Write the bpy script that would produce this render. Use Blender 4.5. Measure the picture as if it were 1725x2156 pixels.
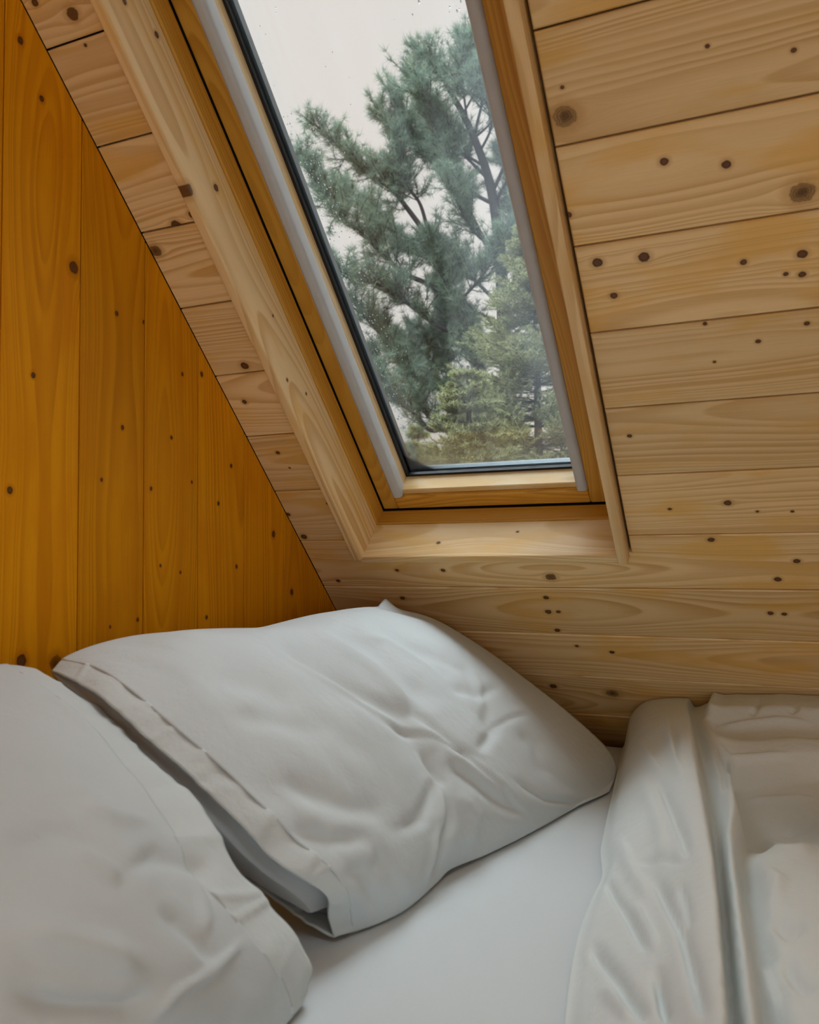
import bpy, math, random
import numpy as np
from mathutils import Matrix, Vector

random.seed(7); np.random.seed(7)
scn = bpy.context.scene
for o in list(bpy.data.objects): bpy.data.objects.remove(o)
COL = scn.collection

# ------------------------------------------------------------------ camera
FPX = 1780.6                                   # focal length in pixels of the 1725x2156 frame
YAW, PIT, ROL = -0.420214, 0.0483265, -0.0089889
TH, C0 = 0.792205, 1.66301                     # roof pitch and where the roof meets eye level
MT = 0.30                                      # top of the mattress
CAM = np.array([1.0, 0.0, MT + 0.463])
cy_, sy_, cp_, sp_ = math.cos(YAW), math.sin(YAW), math.cos(PIT), math.sin(PIT)
fw = np.array([sy_ * cp_, cy_ * cp_, sp_]); rt = np.array([cy_, -sy_, 0.0]); up = np.cross(rt, fw)
cr_, sr_ = math.cos(ROL), math.sin(ROL)
rt, up = cr_ * rt + sr_ * up, -sr_ * rt + cr_ * up
cam = bpy.data.cameras.new('camera'); co = bpy.data.objects.new('camera', cam); COL.objects.link(co)
co.matrix_world = Matrix([[rt[i], up[i], -fw[i], CAM[i]] for i in range(3)] + [[0, 0, 0, 1]])
cam.sensor_fit = 'VERTICAL'; cam.sensor_height = 36.0; cam.lens = FPX / 2156 * 36.0
cam.clip_start = 0.02; cam.clip_end = 300
cam.dof.use_dof = True; cam.dof.focus_distance = 1.9; cam.dof.aperture_fstop = 7.0
scn.camera = co

# ------------------------------------------------------------------ light and exposure
scn.view_settings.view_transform = 'Standard'; scn.view_settings.look = 'None'
scn.view_settings.gamma = 1.0; scn.view_settings.use_curve_mapping = False
scn.view_settings.exposure = 0.0
w = bpy.data.worlds.new('overcast_sky'); scn.world = w; w.use_nodes = True
w.node_tree.nodes['Background'].inputs['Color'].default_value = (1.0, 0.945, 0.895, 1)
w.node_tree.nodes['Background'].inputs['Strength'].default_value = 0.86

def add_light(name, kind, loc, direction, energy, color, size=None, size_y=None, angle=None):
    l = bpy.data.lights.new(name, kind); o = bpy.data.objects.new(name, l); COL.objects.link(o)
    o.location = loc; o.rotation_euler = Vector(direction).to_track_quat('-Z', 'Y').to_euler()
    l.energy = energy; l.color = color
    if kind == 'AREA':
        l.shape = 'RECTANGLE'; l.size = size; l.size_y = size_y or size
    if angle: l.angle = angle
    return o
SUN = add_light('overcast_sun', 'SUN', (0, 6, 8), (0.17, 0.08, -1.0), 15.0, (0.82, 0.94, 1.0), angle=math.radians(95))
_rid = np.array([0, C0, CAM[2]]) - 2.90 * np.array([0, math.cos(TH), -math.sin(TH)])
RLOC = _rid + 2.97 * np.array([0, -math.cos(TH), -math.sin(TH)]) + np.array([1.9, 0.06, 0.0])
# area lamps added as fill, set in unseen windows behind the camera (fill_window_2 in the far gable, fill_window_3 low in the rear slope)
L_GABLE = add_light('gable_fill_lamp', 'AREA', (4.10, -0.3, 1.05), (-1, 0.12, 0.02), 1.5, (0.80, 0.90, 1.0), 1.6, 1.3)
L_REAR = add_light('rear_fill_lamp', 'AREA', tuple(RLOC), (0, 0.98, 0.2), 20, (0.76, 0.93, 1.0), 2.6, 0.72)

# ------------------------------------------------------------------ geometry helpers
def ray(px, py):
    return fw + rt * ((px - 862.5) / FPX) - up * ((py - 1078) / FPX)
def at_y(px, py, y): d = ray(px, py); return CAM + d * (y / d[1])
def at_x(px, py, x): d = ray(px, py); return CAM + d * ((x - CAM[0]) / d[0])
def at_z(px, py, z): d = ray(px, py); return CAM + d * ((z - CAM[2]) / d[2])
def at_plane(px, py, n, p0, o=0.0): d = ray(px, py); return CAM + d * ((n @ (p0 - CAM) + o) / (n @ d))
def to_px(P):
    q = np.asarray(P) - CAM; x, y, z = q @ rt, q @ up, q @ fw
    return np.stack([862.5 + FPX * x / z, 1078 - FPX * y / z], -1)
RX = np.array([1.0, 0, 0]); RS = np.array([0, math.cos(TH), -math.sin(TH)]); RN = np.array([0, math.sin(TH), math.cos(TH)])
RO = np.array([0, C0, CAM[2]])
ROOF_M = Matrix([[RX[i], RS[i], RN[i], RO[i]] for i in range(3)] + [[0, 0, 0, 1]])   # local (x, s down the slope, h outward)
def roof_xs(px, py):
    p = at_plane(px, py, RN, RO); return p[0], (p - RO) @ RS

def mesh_obj(name, verts, faces, mat, parent=None, smooth=False, mw=None):
    me = bpy.data.meshes.new(name)
    me.from_pydata([tuple(map(float, v)) for v in verts], [], [tuple(map(int, f)) for f in faces]); me.update()
    if smooth: me.polygons.foreach_set('use_smooth', [True] * len(me.polygons))
    if mat: me.materials.append(mat)
    o = bpy.data.objects.new(name, me); COL.objects.link(o)
    if parent: o.parent = parent
    if mw is not None: o.matrix_local = mw
    return o
def empty(name, mw=None):
    o = bpy.data.objects.new(name, None); COL.objects.link(o); o.empty_display_size = 0.1
    if mw is not None: o.matrix_world = mw
    return o
def tag(o, label=None, cat=None, group=None, kind=None):
    if label: o['label'] = label
    if cat: o['category'] = cat
    if group: o['group'] = group
    if kind: o['kind'] = kind
    return o
def box_vf(x0, x1, y0, y1, z0, z1, off=0):
    v = [(x0, y0, z0), (x1, y0, z0), (x1, y1, z0), (x0, y1, z0), (x0, y0, z1), (x1, y0, z1), (x1, y1, z1), (x0, y1, z1)]
    f = [(0, 3, 2, 1), (4, 5, 6, 7), (0, 1, 5, 4), (1, 2, 6, 5), (2, 3, 7, 6), (3, 0, 4, 7)]
    return v, [tuple(i + off for i in q) for q in f]
def boxes(name, bl, mat, parent=None, mw=None):
    V, F = [], []
    for b in bl:
        v, f = box_vf(*b, off=len(V)); V += v; F += f
    return mesh_obj(name, V, F, mat, parent, mw=mw)
def bevel(o, wdt, seg=2):
    m = o.modifiers.new('bevel', 'BEVEL'); m.width = wdt; m.segments = seg; m.limit_method = 'ANGLE'; return o
def prism(name, poly, z0, z1, ch, mat, parent=None, mw=None):
    """extruded polygon (x, y); the z1 face is chamfered by ch"""
    n = len(poly); c = np.mean(np.array(poly), 0)
    def inset(d):
        out = []
        for i in range(n):
            p0, p1, p2 = (np.array(poly[(i + k) % n], float) for k in (-1, 0, 1))
            e1 = (p1 - p0) / np.linalg.norm(p1 - p0); e2 = (p2 - p1) / np.linalg.norm(p2 - p1)
            n1 = np.array([-e1[1], e1[0]]); n2 = np.array([-e2[1], e2[0]])
            k = (n1 + n2) / (1 + n1 @ n2); out.append(p1 + k * d)
        return out
    inn = inset(ch); dz = ch if z1 > z0 else -ch
    V = [(p[0], p[1], z0) for p in poly] + [(p[0], p[1], z1 - dz) for p in poly] + [(p[0], p[1], z1) for p in inn]
    F = [tuple(range(n - 1, -1, -1)), tuple(range(2 * n, 3 * n))]
    for r in (0, n):
        for i in range(n): j = (i + 1) % n; F.append((r + i, r + j, r + n + j, r + n + i))
    if z1 < z0: F = [tuple(reversed(f)) for f in F]
    return mesh_obj(name, V, F, mat, parent, mw=mw)

def tps(ctrl, vals, q, reg=1e-5):
    """thin-plate spline through scattered control points"""
    ctrl = np.asarray(ctrl, float); vals = np.asarray(vals, float); q = np.asarray(q, float)
    def U(a, b):
        d2 = ((a[:, None, :] - b[None]) ** 2).sum(-1); return 0.5 * d2 * np.log(d2 + 1e-12)
    n = len(ctrl); K = U(ctrl, ctrl) + reg * np.eye(n); P = np.c_[np.ones(n), ctrl]
    A = np.block([[K, P], [P.T, np.zeros((3, 3))]])
    s = np.linalg.solve(A, np.r_[vals, np.zeros((3,) + vals.shape[1:])])
    out = np.empty((len(q),) + vals.shape[1:])
    for i in range(0, len(q), 8000):
        qq = q[i:i + 8000]; out[i:i + 8000] = U(qq, ctrl) @ s[:n] + np.c_[np.ones(len(qq)), qq] @ s[n:]
    return out
def stroke(P2, pts, width, amp, taper=0.18, skew=0.0):
    """soft fold along a polyline: value at each 2-D point (skew < 0 / > 0 steepens one side)"""
    pts = np.asarray(pts, float); seg = np.linalg.norm(np.diff(pts, axis=0), axis=1); L = np.r_[0, np.cumsum(seg)]
    best = np.full(len(P2), 1e18); bt = np.zeros(len(P2)); bs = np.zeros(len(P2))
    for i in range(len(seg)):
        a, b = pts[i], pts[i + 1]; e = (b - a) / seg[i]; d = P2 - a
        t = np.clip(d @ e, 0, seg[i]); r = d - t[:, None] * e; d2 = (r ** 2).sum(1)
        m = d2 < best; best[m] = d2[m]; bt[m] = (L[i] + t[m]) / L[-1]; bs[m] = np.sign(e[0] * r[m, 1] - e[1] * r[m, 0])
    dist = np.sqrt(best); wd = width * (1 + skew * bs)
    tp = np.clip(np.minimum(bt, 1 - bt) / taper, 0, 1); tp = tp * tp * (3 - 2 * tp)
    return amp * np.exp(-(dist / wd) ** 2) * tp
def strokes(P2, lst):
    z = np.zeros(len(P2))
    for s in lst: z += stroke(P2, *s)
    return z
_pg = np.random.RandomState(3).rand(64, 64) * 2 - 1
def vnoise(x, y):
    xi, yi = np.floor(x).astype(int), np.floor(y).astype(int); fx, fy = x - xi, y - yi
    fx = fx * fx * (3 - 2 * fx); fy = fy * fy * (3 - 2 * fy); g = lambda a, b: _pg[a % 64, b % 64]
    return (g(xi, yi) * (1 - fx) + g(xi + 1, yi) * fx) * (1 - fy) + (g(xi, yi + 1) * (1 - fx) + g(xi + 1, yi + 1) * fx) * fy
def sstep(a, b, x): t = np.clip((x - a) / (b - a), 0, 1); return t * t * (3 - 2 * t)

# ------------------------------------------------------------------ materials
class NT:
    def __init__(s, name, group=False):
        if group: s.tree = bpy.data.node_groups.new(name, 'ShaderNodeTree')
        else:
            s.mat = bpy.data.materials.new(name); s.mat.use_nodes = True; s.tree = s.mat.node_tree; s.tree.nodes.clear()
    def n(s, t, **k):
        x = s.tree.nodes.new(t)
        for a, b in k.items(): setattr(x, a, b)
        return x
    def put(s, sock, v):
        if isinstance(v, bpy.types.NodeSocket): s.tree.links.new(v, sock)
        elif v is not None: sock.default_value = v
    def m(s, op, a, b=None, c=None, clamp=False):
        x = s.n('ShaderNodeMath', operation=op, use_clamp=clamp)
        for i, v in enumerate((a, b, c)): s.put(x.inputs[i], v)
        return x.outputs[0]
    def mr(s, v, a, b, c=0.0, d=1.0, smooth=True):
        x = s.n('ShaderNodeMapRange'); x.interpolation_type = 'SMOOTHSTEP' if smooth else 'LINEAR'
        for i, q in enumerate((v, a, b, c, d)): s.put(x.inputs[i], q)
        return x.outputs[0]
    def mix(s, f, a, b, blend='MIX'):
        x = s.n('ShaderNodeMix', data_type='RGBA', blend_type=blend)
        s.put(x.inputs[0], f); s.put(x.inputs[6], a); s.put(x.inputs[7], b); return x.outputs[2]
    def noise(s, vec, scale, detail=2, rough=0.5, dims='3D'):
        x = s.n('ShaderNodeTexNoise', noise_dimensions=dims)
        if dims == '1D': s.put(x.inputs['W'], vec)
        else: s.put(x.inputs['Vector'], vec)
        x.inputs['Scale'].default_value = scale; x.inputs['Detail'].default_value = detail; x.inputs['Roughness'].default_value = rough
        return x.outputs['Fac']
    def xyz(s, a, b, c=0.0):
        x = s.n('ShaderNodeCombineXYZ')
        for i, v in enumerate((a, b, c)): s.put(x.inputs[i], v)
        return x.outputs[0]
    def out(s, sh): s.tree.links.new(sh, s.n('ShaderNodeOutputMaterial').inputs[0]); return s.mat
    def bsdf(s, col, rough=0.6, spec=0.3, normal=None, **k):
        b = s.n('ShaderNodeBsdfPrincipled'); s.put(b.inputs['Base Color'], col); s.put(b.inputs['Roughness'], rough)
        s.put(b.inputs['Specular IOR Level'], spec)
        if normal: s.put(b.inputs['Normal'], normal)
        for a, v in k.items(): s.put(b.inputs[a], v)
        return b.outputs[0]
    def bump(s, h, strength, dist):
        b = s.n('ShaderNodeBump'); b.inputs['Strength'].default_value = strength; b.inputs['Distance'].default_value = dist
        s.put(b.inputs['Height'], h); return b.outputs[0]
def rgb(r, g, b): return (r, g, b, 1)

NK = 7
def knot_group():
    g = NT('knot', True); it = g.tree.interface
    for nm, t in (('U', 'NodeSocketFloat'), ('V', 'NodeSocketFloat'), ('K', 'NodeSocketVector')): it.new_socket(nm, in_out='INPUT', socket_type=t)
    for nm in ('Deflect', 'Dist', 'Size'): it.new_socket(nm, in_out='OUTPUT', socket_type='NodeSocketFloat')
    i = g.n('NodeGroupInput'); o = g.n('NodeGroupOutput'); sp = g.n('ShaderNodeSeparateXYZ'); g.put(sp.inputs[0], i.outputs[2])
    r = sp.outputs[2]; du = g.m('SUBTRACT', i.outputs[0], sp.outputs[0]); dv = g.m('SUBTRACT', i.outputs[1], sp.outputs[1])
    du2 = g.m('MULTIPLY', du, du); dv2 = g.m('MULTIPLY', dv, dv); r2 = g.m('MULTIPLY', r, r)
    den = g.m('ADD', g.m('ADD', g.m('MULTIPLY', du2, 0.16), dv2), g.m('ADD', g.m('MULTIPLY', r2, 0.55), 1e-8))
    g.put(o.inputs[0], g.m('MULTIPLY', dv, g.m('MINIMUM', g.m('DIVIDE', g.m('MULTIPLY', r2, 1.35), den), 0.93)))
    g.put(o.inputs[1], g.m('DIVIDE', g.m('SQRT', g.m('ADD', g.m('MULTIPLY', du2, 0.75), dv2)), g.m('ADD', r, 1e-5)))
    near = g.n('ShaderNodeMath', operation='LESS_THAN'); g.put(near.inputs[0], g.m('SQRT', g.m('ADD', du2, dv2))); g.put(near.inputs[1], g.m('MULTIPLY', r, 2.0))
    g.put(o.inputs[2], g.m('MULTIPLY', near.outputs[0], r))
    return g.tree
KG = knot_group()

def wood(name, light, ring, blot, knot=(0.075, 0.028, 0.009), rough=0.42, spec=0.35, ringfreq=135.0, knots=True, ramp=1.0):
    t = NT(name); tc = t.n('ShaderNodeTexCoord'); sp = t.n('ShaderNodeSeparateXYZ'); t.put(sp.inputs[0], tc.outputs['Object'])
    u, v, wz = sp.outputs
    rnd = t.n('ShaderNodeObjectInfo').outputs['Random']; rn2 = t.m('FRACT', t.m('MULTIPLY', rnd, 37.7)); rn3 = t.m('FRACT', t.m('MULTIPLY', rnd, 191.3))
    off = t.m('MULTIPLY', rnd, 53.0)
    defl = None; dist = None; size = None
    if knots:
        for k in range(NK):
            a = t.n('ShaderNodeAttribute', attribute_type='OBJECT', attribute_name='k%d' % k)
            g = t.n('ShaderNodeGroup', node_tree=KG); t.put(g.inputs[0], u); t.put(g.inputs[1], v); t.put(g.inputs[2], a.outputs['Vector'])
            defl = g.outputs[0] if defl is None else t.m('ADD', defl, g.outputs[0])
            size = g.outputs[2] if size is None else t.m('MAXIMUM', size, g.outputs[2])
            dist = g.outputs[1] if dist is None else t.m('MINIMUM', dist, g.outputs[1])
    vv = t.m('ADD', v, t.m('MULTIPLY', wz, 0.8))
    if defl: vv = t.m('SUBTRACT', vv, defl)
    low = t.noise(t.xyz(t.m('ADD', t.m('MULTIPLY', u, 1.5), off), t.m('MULTIPLY', v, 9.0), off), 1.0, 2)
    vv = t.m('ADD', vv, t.m('MULTIPLY', t.m('SUBTRACT', low, 0.5), 0.030))
    c = t.m('MULTIPLY', t.m('SUBTRACT', rn2, 0.5), 0.16)
    dep = t.m('ADD', t.m('MULTIPLY', rn3, 0.05), t.m('MULTIPLY', t.noise(t.m('ADD', t.m('MULTIPLY', u, 1.1), off), 1.0, 1, 0.4, '1D'), 0.075))
    dv = t.m('SUBTRACT', vv, c); R = t.m('SQRT', t.m('ADD', t.m('MULTIPLY', dv, dv), t.m('MULTIPLY', dep, dep)))
    rc = t.m('ADD', t.m('MULTIPLY', R, ringfreq), t.m('MULTIPLY', t.noise(t.m('ADD', t.m('MULTIPLY', R, 30.0), off), 1.0, 2, 0.6, '1D'), 3.5))
    fr = t.m('FRACT', rc)
    rg = t.m('MULTIPLY', t.mr(fr, 0.15, 0.86), t.mr(fr, 1.0, 0.88))
    amp = t.noise(t.xyz(t.m('ADD', t.m('MULTIPLY', u, 0.8), off), t.m('MULTIPLY', vv, 22.0), 3.0), 1.0, 2)
    rg = t.m('MULTIPLY', rg, t.mr(amp, 0.30, 0.70, 0.40, 1.0))
    fib = t.noise(t.xyz(t.m('MULTIPLY', u, 14.0), t.m('MULTIPLY', vv, 900.0), off), 1.0, 2)
    blo = t.noise(t.xyz(t.m('ADD', t.m('MULTIPLY', u, 5.0), off), t.m('MULTIPLY', v, 16.0), off), 1.0, 3)
    col = t.mix(t.m('MULTIPLY', rg, ramp), rgb(*light), rgb(*ring))
    col = t.mix(t.mr(blo, 0.48, 0.70, 0.0, 0.65), col, rgb(*blot))
    tone = t.m('ADD', t.m('MULTIPLY', t.m('SUBTRACT', fib, 0.5), 0.22), t.m('ADD', 0.90, t.m('MULTIPLY', rnd, 0.2)))
    col = t.mix(1.0, col, t.xyz(tone, tone, tone), 'MULTIPLY')
    if knots:
        kn = t.noise(t.xyz(t.m('MULTIPLY', u, 130.0), t.m('MULTIPLY', v, 130.0), off), 1.0, 2)
        dd = t.m('ADD', dist, t.m('MULTIPLY', t.m('SUBTRACT', kn, 0.5), 0.55))
        col = t.mix(t.mr(dd, 2.3, 1.0, 0.0, 0.5), col, rgb(*[a * b for a, b in zip(ring, (0.8, 0.72, 0.6))]))
        kc = t.mix(t.mr(dd, 0.35, 0.95), rgb(*[min(1, k * 2.1) for k in knot]), rgb(*knot))
        rings = t.mr(t.m('SINE', t.m('MULTIPLY', dd, 30.0)), -1.0, 1.0)
        kl = t.mix(rings, rgb(*[c * .62 for c in ring]), rgb(*[c * .36 for c in ring]))
        kl = t.mix(t.mr(dd, 0.75, 0.20, 0.0, 0.7), kl, rgb(*knot))
        kc = t.mix(t.mr(size, 0.007, 0.012), kc, kl)
        col = t.mix(t.mr(dd, 1.15, 0.85), col, kc)
    nb = t.bump(t.m('SUBTRACT', fib, t.m('MULTIPLY', rg, 0.8)), 0.12, 0.001)
    return t.out(t.bsdf(col, rough, spec, nb))

M_ROOF = wood('pine_ceiling', (0.86, 0.60, 0.30), (0.63, 0.35, 0.115), (0.79, 0.43, 0.08), ramp=0.9)
M_WALL = wood('pine_wall_warm_bounce', (0.80, 0.325, 0.004), (0.58, 0.195, 0.002), (0.70, 0.25, 0.003), rough=0.5, spec=0.10, ramp=0.8)  # orange deepened in the colour for warm light bounced onto the wall
M_SKYLIT = wood('pine_sky_lit', (0.84, 0.62, 0.34), (0.66, 0.40, 0.14), (0.78, 0.46, 0.12), ramp=0.85)  # paler copy of the pine: sky light painted in for sill and inner sash
M_SASH = wood('pine_sash', (0.66, 0.33, 0.045), (0.50, 0.215, 0.02), (0.60, 0.27, 0.025), knots=False, ringfreq=210)

def plain(name, col, rough=0.5, spec=0.4, metal=0.0, nscale=40.0, namp=0.06):
    t = NT(name); tc = t.n('ShaderNodeTexCoord'); nz = t.noise(tc.outputs['Object'], nscale, 3)
    f = t.m('ADD', 1.0 - namp, t.m('MULTIPLY', nz, 2 * namp))
    return t.out(t.bsdf(t.mix(1.0, rgb(*col), t.xyz(f, f, f), 'MULTIPLY'), rough, spec, Metallic=metal))
M_RAIL = plain('grey_aluminium_rail', (0.54, 0.545, 0.55), 0.42, 0.5, 0.0)
M_GASKET = plain('black_rubber', (0.012, 0.012, 0.014), 0.5, 0.4)
M_SPACER = plain('spacer_metal', (0.13, 0.155, 0.17), 0.35, 0.5, 0.6)
M_DARK = plain('roof_underlay', (0.03, 0.022, 0.015), 0.9, 0.1)
M_SHING = plain('dark_flashing', (0.06, 0.06, 0.065), 0.6, 0.4)
M_FLOOR = wood('pale_floor_boards', (0.80, 0.74, 0.66), (0.72, 0.64, 0.55), (0.76, 0.68, 0.58), knots=False)  # pale so the unseen floor bounces light up to the roof

def glass():
    t = NT('skylight_glass'); tc = t.n('ShaderNodeTexCoord')
    sp = t.n('ShaderNodeSeparateXYZ'); t.put(sp.inputs[0], tc.outputs['Object'])
    tr = t.n('ShaderNodeBsdfTransparent'); tr.inputs[0].default_value = rgb(0.975, 0.985, 0.985)
    gl = t.n('ShaderNodeBsdfGlossy'); gl.inputs['Roughness'].default_value = 0.02
    fz = t.n('ShaderNodeFresnel'); fz.inputs['IOR'].default_value = 1.45
    mx = t.n('ShaderNodeMixShader'); t.put(mx.inputs[0], fz.outputs[0]); t.put(mx.inputs[1], tr.outputs[0]); t.put(mx.inputs[2], gl.outputs[0])
    hz = t.n('ShaderNodeBsdfTranslucent'); hz.inputs[0].default_value = rgb(0.80, 0.88, 0.98)
    streak = t.noise(t.xyz(t.m('MULTIPLY', sp.outputs[0], 26.0), t.m('MULTIPLY', sp.outputs[1], 3.0), 0.0), 1.0, 4, 0.6)
    big = t.noise(t.xyz(t.m('MULTIPLY', sp.outputs[0], 6.0), t.m('MULTIPLY', sp.outputs[1], 2.6), 4.0), 1.0, 2)
    veil = t.m('MULTIPLY', t.mr(sp.outputs[0], 0.36, 0.62), t.mr(big, 0.35, 0.7))       # bluish translucent film, denser towards the right stile
    f = t.m('ADD', t.m('ADD', 0.004, t.m('MULTIPLY', t.mr(streak, 0.45, 0.85), 0.015)), t.m('MULTIPLY', veil, 0.034), clamp=True)
    m2 = t.n('ShaderNodeMixShader'); t.put(m2.inputs[0], f); t.put(m2.inputs[1], mx.outputs[0]); t.put(m2.inputs[2], hz.outputs[0])
    return t.out(m2.outputs[0])
M_GLASS = glass()
def clear_glass():
    t = NT('window_glass'); tr = t.n('ShaderNodeBsdfTransparent'); gl = t.n('ShaderNodeBsdfGlossy'); gl.inputs['Roughness'].default_value = 0.01
    fz = t.n('ShaderNodeFresnel'); fz.inputs['IOR'].default_value = 1.45
    mx = t.n('ShaderNodeMixShader'); t.put(mx.inputs[0], fz.outputs[0]); t.put(mx.inputs[1], tr.outputs[0]); t.put(mx.inputs[2], gl.outputs[0])
    return t.out(mx.outputs[0])
M_CLEAR = clear_glass()

def cloth(name, col, bump=0.25):
    t = NT(name); tc = t.n('ShaderNodeTexCoord'); ob = tc.outputs['Object']
    weave = t.noise(ob, 900.0, 2); cr = t.noise(ob, 38.0, 4, 0.55); big = t.noise(ob, 9.0, 3, 0.5)
    h = t.m('ADD', t.m('MULTIPLY', cr, 0.6), t.m('ADD', t.m('MULTIPLY', weave, 0.05), t.m('MULTIPLY', big, 1.2)))
    f = t.m('ADD', 0.97, t.m('MULTIPLY', weave, 0.05))
    b = t.bsdf(t.mix(1.0, rgb(*col), t.xyz(f, f, f), 'MULTIPLY'), 0.85, 0.15, t.bump(h, bump, 0.012))
    return t.out(b)
M_SHEET = cloth('white_sheet_cotton', (0.605, 0.64, 0.655), 0.10)
M_CASE = cloth('white_pillowcase_cotton', (0.590, 0.625, 0.638), 0.24)
M_HEM = cloth('white_hem_cotton', (0.600, 0.63, 0.63), 0.32)
M_INS = cloth('pillow_ticking', (0.66, 0.69, 0.71), 0.04)
M_DUV = cloth('off_white_duvet_cotton', (0.69, 0.72, 0.71), 0.28)
M_TAG = plain('brown_lining', (0.10, 0.075, 0.055), 0.9, 0.1)

def foliage(name, a, b):
    t = NT(name); gi = t.n('ShaderNodeNewGeometry'); r = gi.outputs['Random Per Island']
    col = t.mix(r, rgb(*a), rgb(*b))
    d = t.bsdf(col, 0.7, 0.2); tl = t.n('ShaderNodeBsdfTranslucent'); t.put(tl.inputs[0], col)
    mx = t.n('ShaderNodeMixShader'); mx.inputs[0].default_value = 0.35; t.put(mx.inputs[1], d); t.put(mx.inputs[2], tl.outputs[0])
    return t.out(mx.outputs[0])
M_PINE = foliage('pine_needles', (0.105, 0.185, 0.165), (0.30, 0.35, 0.24))
M_SPRUCE = foliage('spruce_needles', (0.20, 0.24, 0.11), (0.44, 0.43, 0.235))
M_BARK = plain('bark', (0.045, 0.038, 0.040), 0.9, 0.1, 0, 60, 0.3)
M_GRASS = plain('meadow', (0.10, 0.12, 0.045), 0.95, 0.1, 0, 2.0, 0.3)

# ------------------------------------------------------------------ knots read off the boards
ROOF_KNOTS = [(1190,245,27),(1490,97,5),(1672,106,6),(1184,184,5),(1399,340,10),(1530,346,10),(1690,405,26),(1197,452,8),(1258,553,12),(1356,541,13),(1515,570,6),(1566,552,8),
 (1293,623,9),(1690,535,11),(1672,561,6),(1690,578,8),(1655,577,6),(1485,682,5),(1700,681,6),(1597,719,6),(1505,762,4),(1326,918,6),(1533,1059,9),(1411,1072,5),(1595,1077,4),
 (1669,1077,4),(1498,1137,8),(1678,1182,8),(1638,1220,8),(1360,1182,4),(1160,1215,13),(712,1223,6),(933,1201,6),(836,1201,5),(1150,1258,7),(848,1259,7),(1155,1288,8),(1176,1288,6),
 (1411,1282,4),(1520,1273,3),(1623,1291,7),(1652,1293,6),(1174,1327,7),(1623,1337,4),(1570,1301,4),(1289,1373,6),(1215,1360,5),(1290,1460,15),(1165,1445,9),
 (328,528,15),(515,770,11),(515,846,7),(585,953,6),(610,985,3),(607,1083,6),(640,1130,9),(690,1060,4),(180,95,4)]
WALL_KNOTS = [(43,85,8),(88,208,7),(25,392,6),(10,243,6),(155,563,15),(55,565,4),(246,660,6),(303,678,5),(384,788,5),(70,790,7),(258,900,6),(21,1032,9),(70,1209,6),(361,921,5),(318,1029,5),
 (404,1015,4),(214,1010,5),(515,940,4),(487,981,5),(460,1060,5),(576,1125,8),(338,1191,4),(380,1205,4),(498,1193,5),(435,1300,5),(290,1305,5),(425,788,6),(232,1320,4),(45,1392,15),(118,1398,20)]
LINE_KNOTS = [(398,400,16),(455,395,10),(330,73,8),(262,3,8),(575,665,4),(605,800,5),(645,829,4),(653,937,4),(688,940,4),(720,995,4)]
def px_r(p, r, px, py): return r * np.linalg.norm(p - CAM) / FPX * 0.72
def set_knots(o, ks, extra=0, span=None, rr=random):
    ks = list(ks)[:NK]
    for _ in range(extra):
        if span and len(ks) < NK: ks.append((rr.uniform(*span[0]), rr.uniform(*span[1]), rr.uniform(0.003, 0.009)))
    for k in range(NK): o['k%d' % k] = list(map(float, ks[k])) if k < len(ks) else [0.0, 0.0, 0.0]

# ------------------------------------------------------------------ the room
XR = 4.2                       # far gable
RIDGE_S = -2.90; RIDGE = RO + RS * RIDGE_S; EAVE_S = CAM[2] / math.sin(TH)
EAVE_Y = C0 + EAVE_S * math.cos(TH); YB = 2 * RIDGE[1] - EAVE_Y
# skylight opening in roof coordinates
XL, XRR, S0, S1 = 0.146, 0.700, 0.0, -1.30
LT = 0.019                     # lining board thickness

floor = boxes('floor', [(-0.2, XR + 0.2, YB - 0.2, EAVE_Y + 0.2, -0.08, 0.0)], M_FLOOR); tag(floor, kind='structure')

ceil = empty('ceiling'); tag(ceil, 'sloping pine board ceiling around the skylight', kind='structure')
SEAM0, PW = 0.1073, 0.1472
k0 = int(math.floor((RIDGE_S - SEAM0) / PW)) + 1; k1 = int(math.ceil((EAVE_S - SEAM0) / PW))
kn_roof = []
for px, py, r in ROOF_KNOTS:
    p = at_plane(px, py, RN, RO); kn_roof.append((p[0], (p - RO) @ RS, px_r(p, r, px, py)))
def roof_plank(x0, x1, sa, sb, seen, notch=None):
    g = 0.0015; L = (x1 - x0) / 2; W = (sb - sa) / 2 - g; cx, cs = (x0 + x1) / 2, (sa + sb) / 2
    poly = [(-L, -W), (L, -W), (L, W), (-L, W)]
    if notch: na, nb, ns = notch[0] - cx, notch[1] - cx, notch[2] - cs; poly = [(-L, -W), (na, -W), (na, ns), (nb, ns), (nb, -W), (L, -W), (L, W), (-L, W)]
    o = prism('plank', poly, 0.018, 0.0, 0.0020, M_ROOF, ceil, ROOF_M @ Matrix.Translation((cx, cs, random.uniform(-0.0005, 0.0005))))
    ks = [(x - cx, s - cs, r) for x, s, r in kn_roof if x0 <= x <= x1 and sa <= s <= sb]
    ks.sort(key=lambda k: -k[2])
    rr = random.Random(int((cs + 9) * 1000) + int(cx * 77))
    set_knots(o, ks, 0 if ks else (2 if seen else 4), ((-L, L), (-W, W)), rr)
    return o
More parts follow.
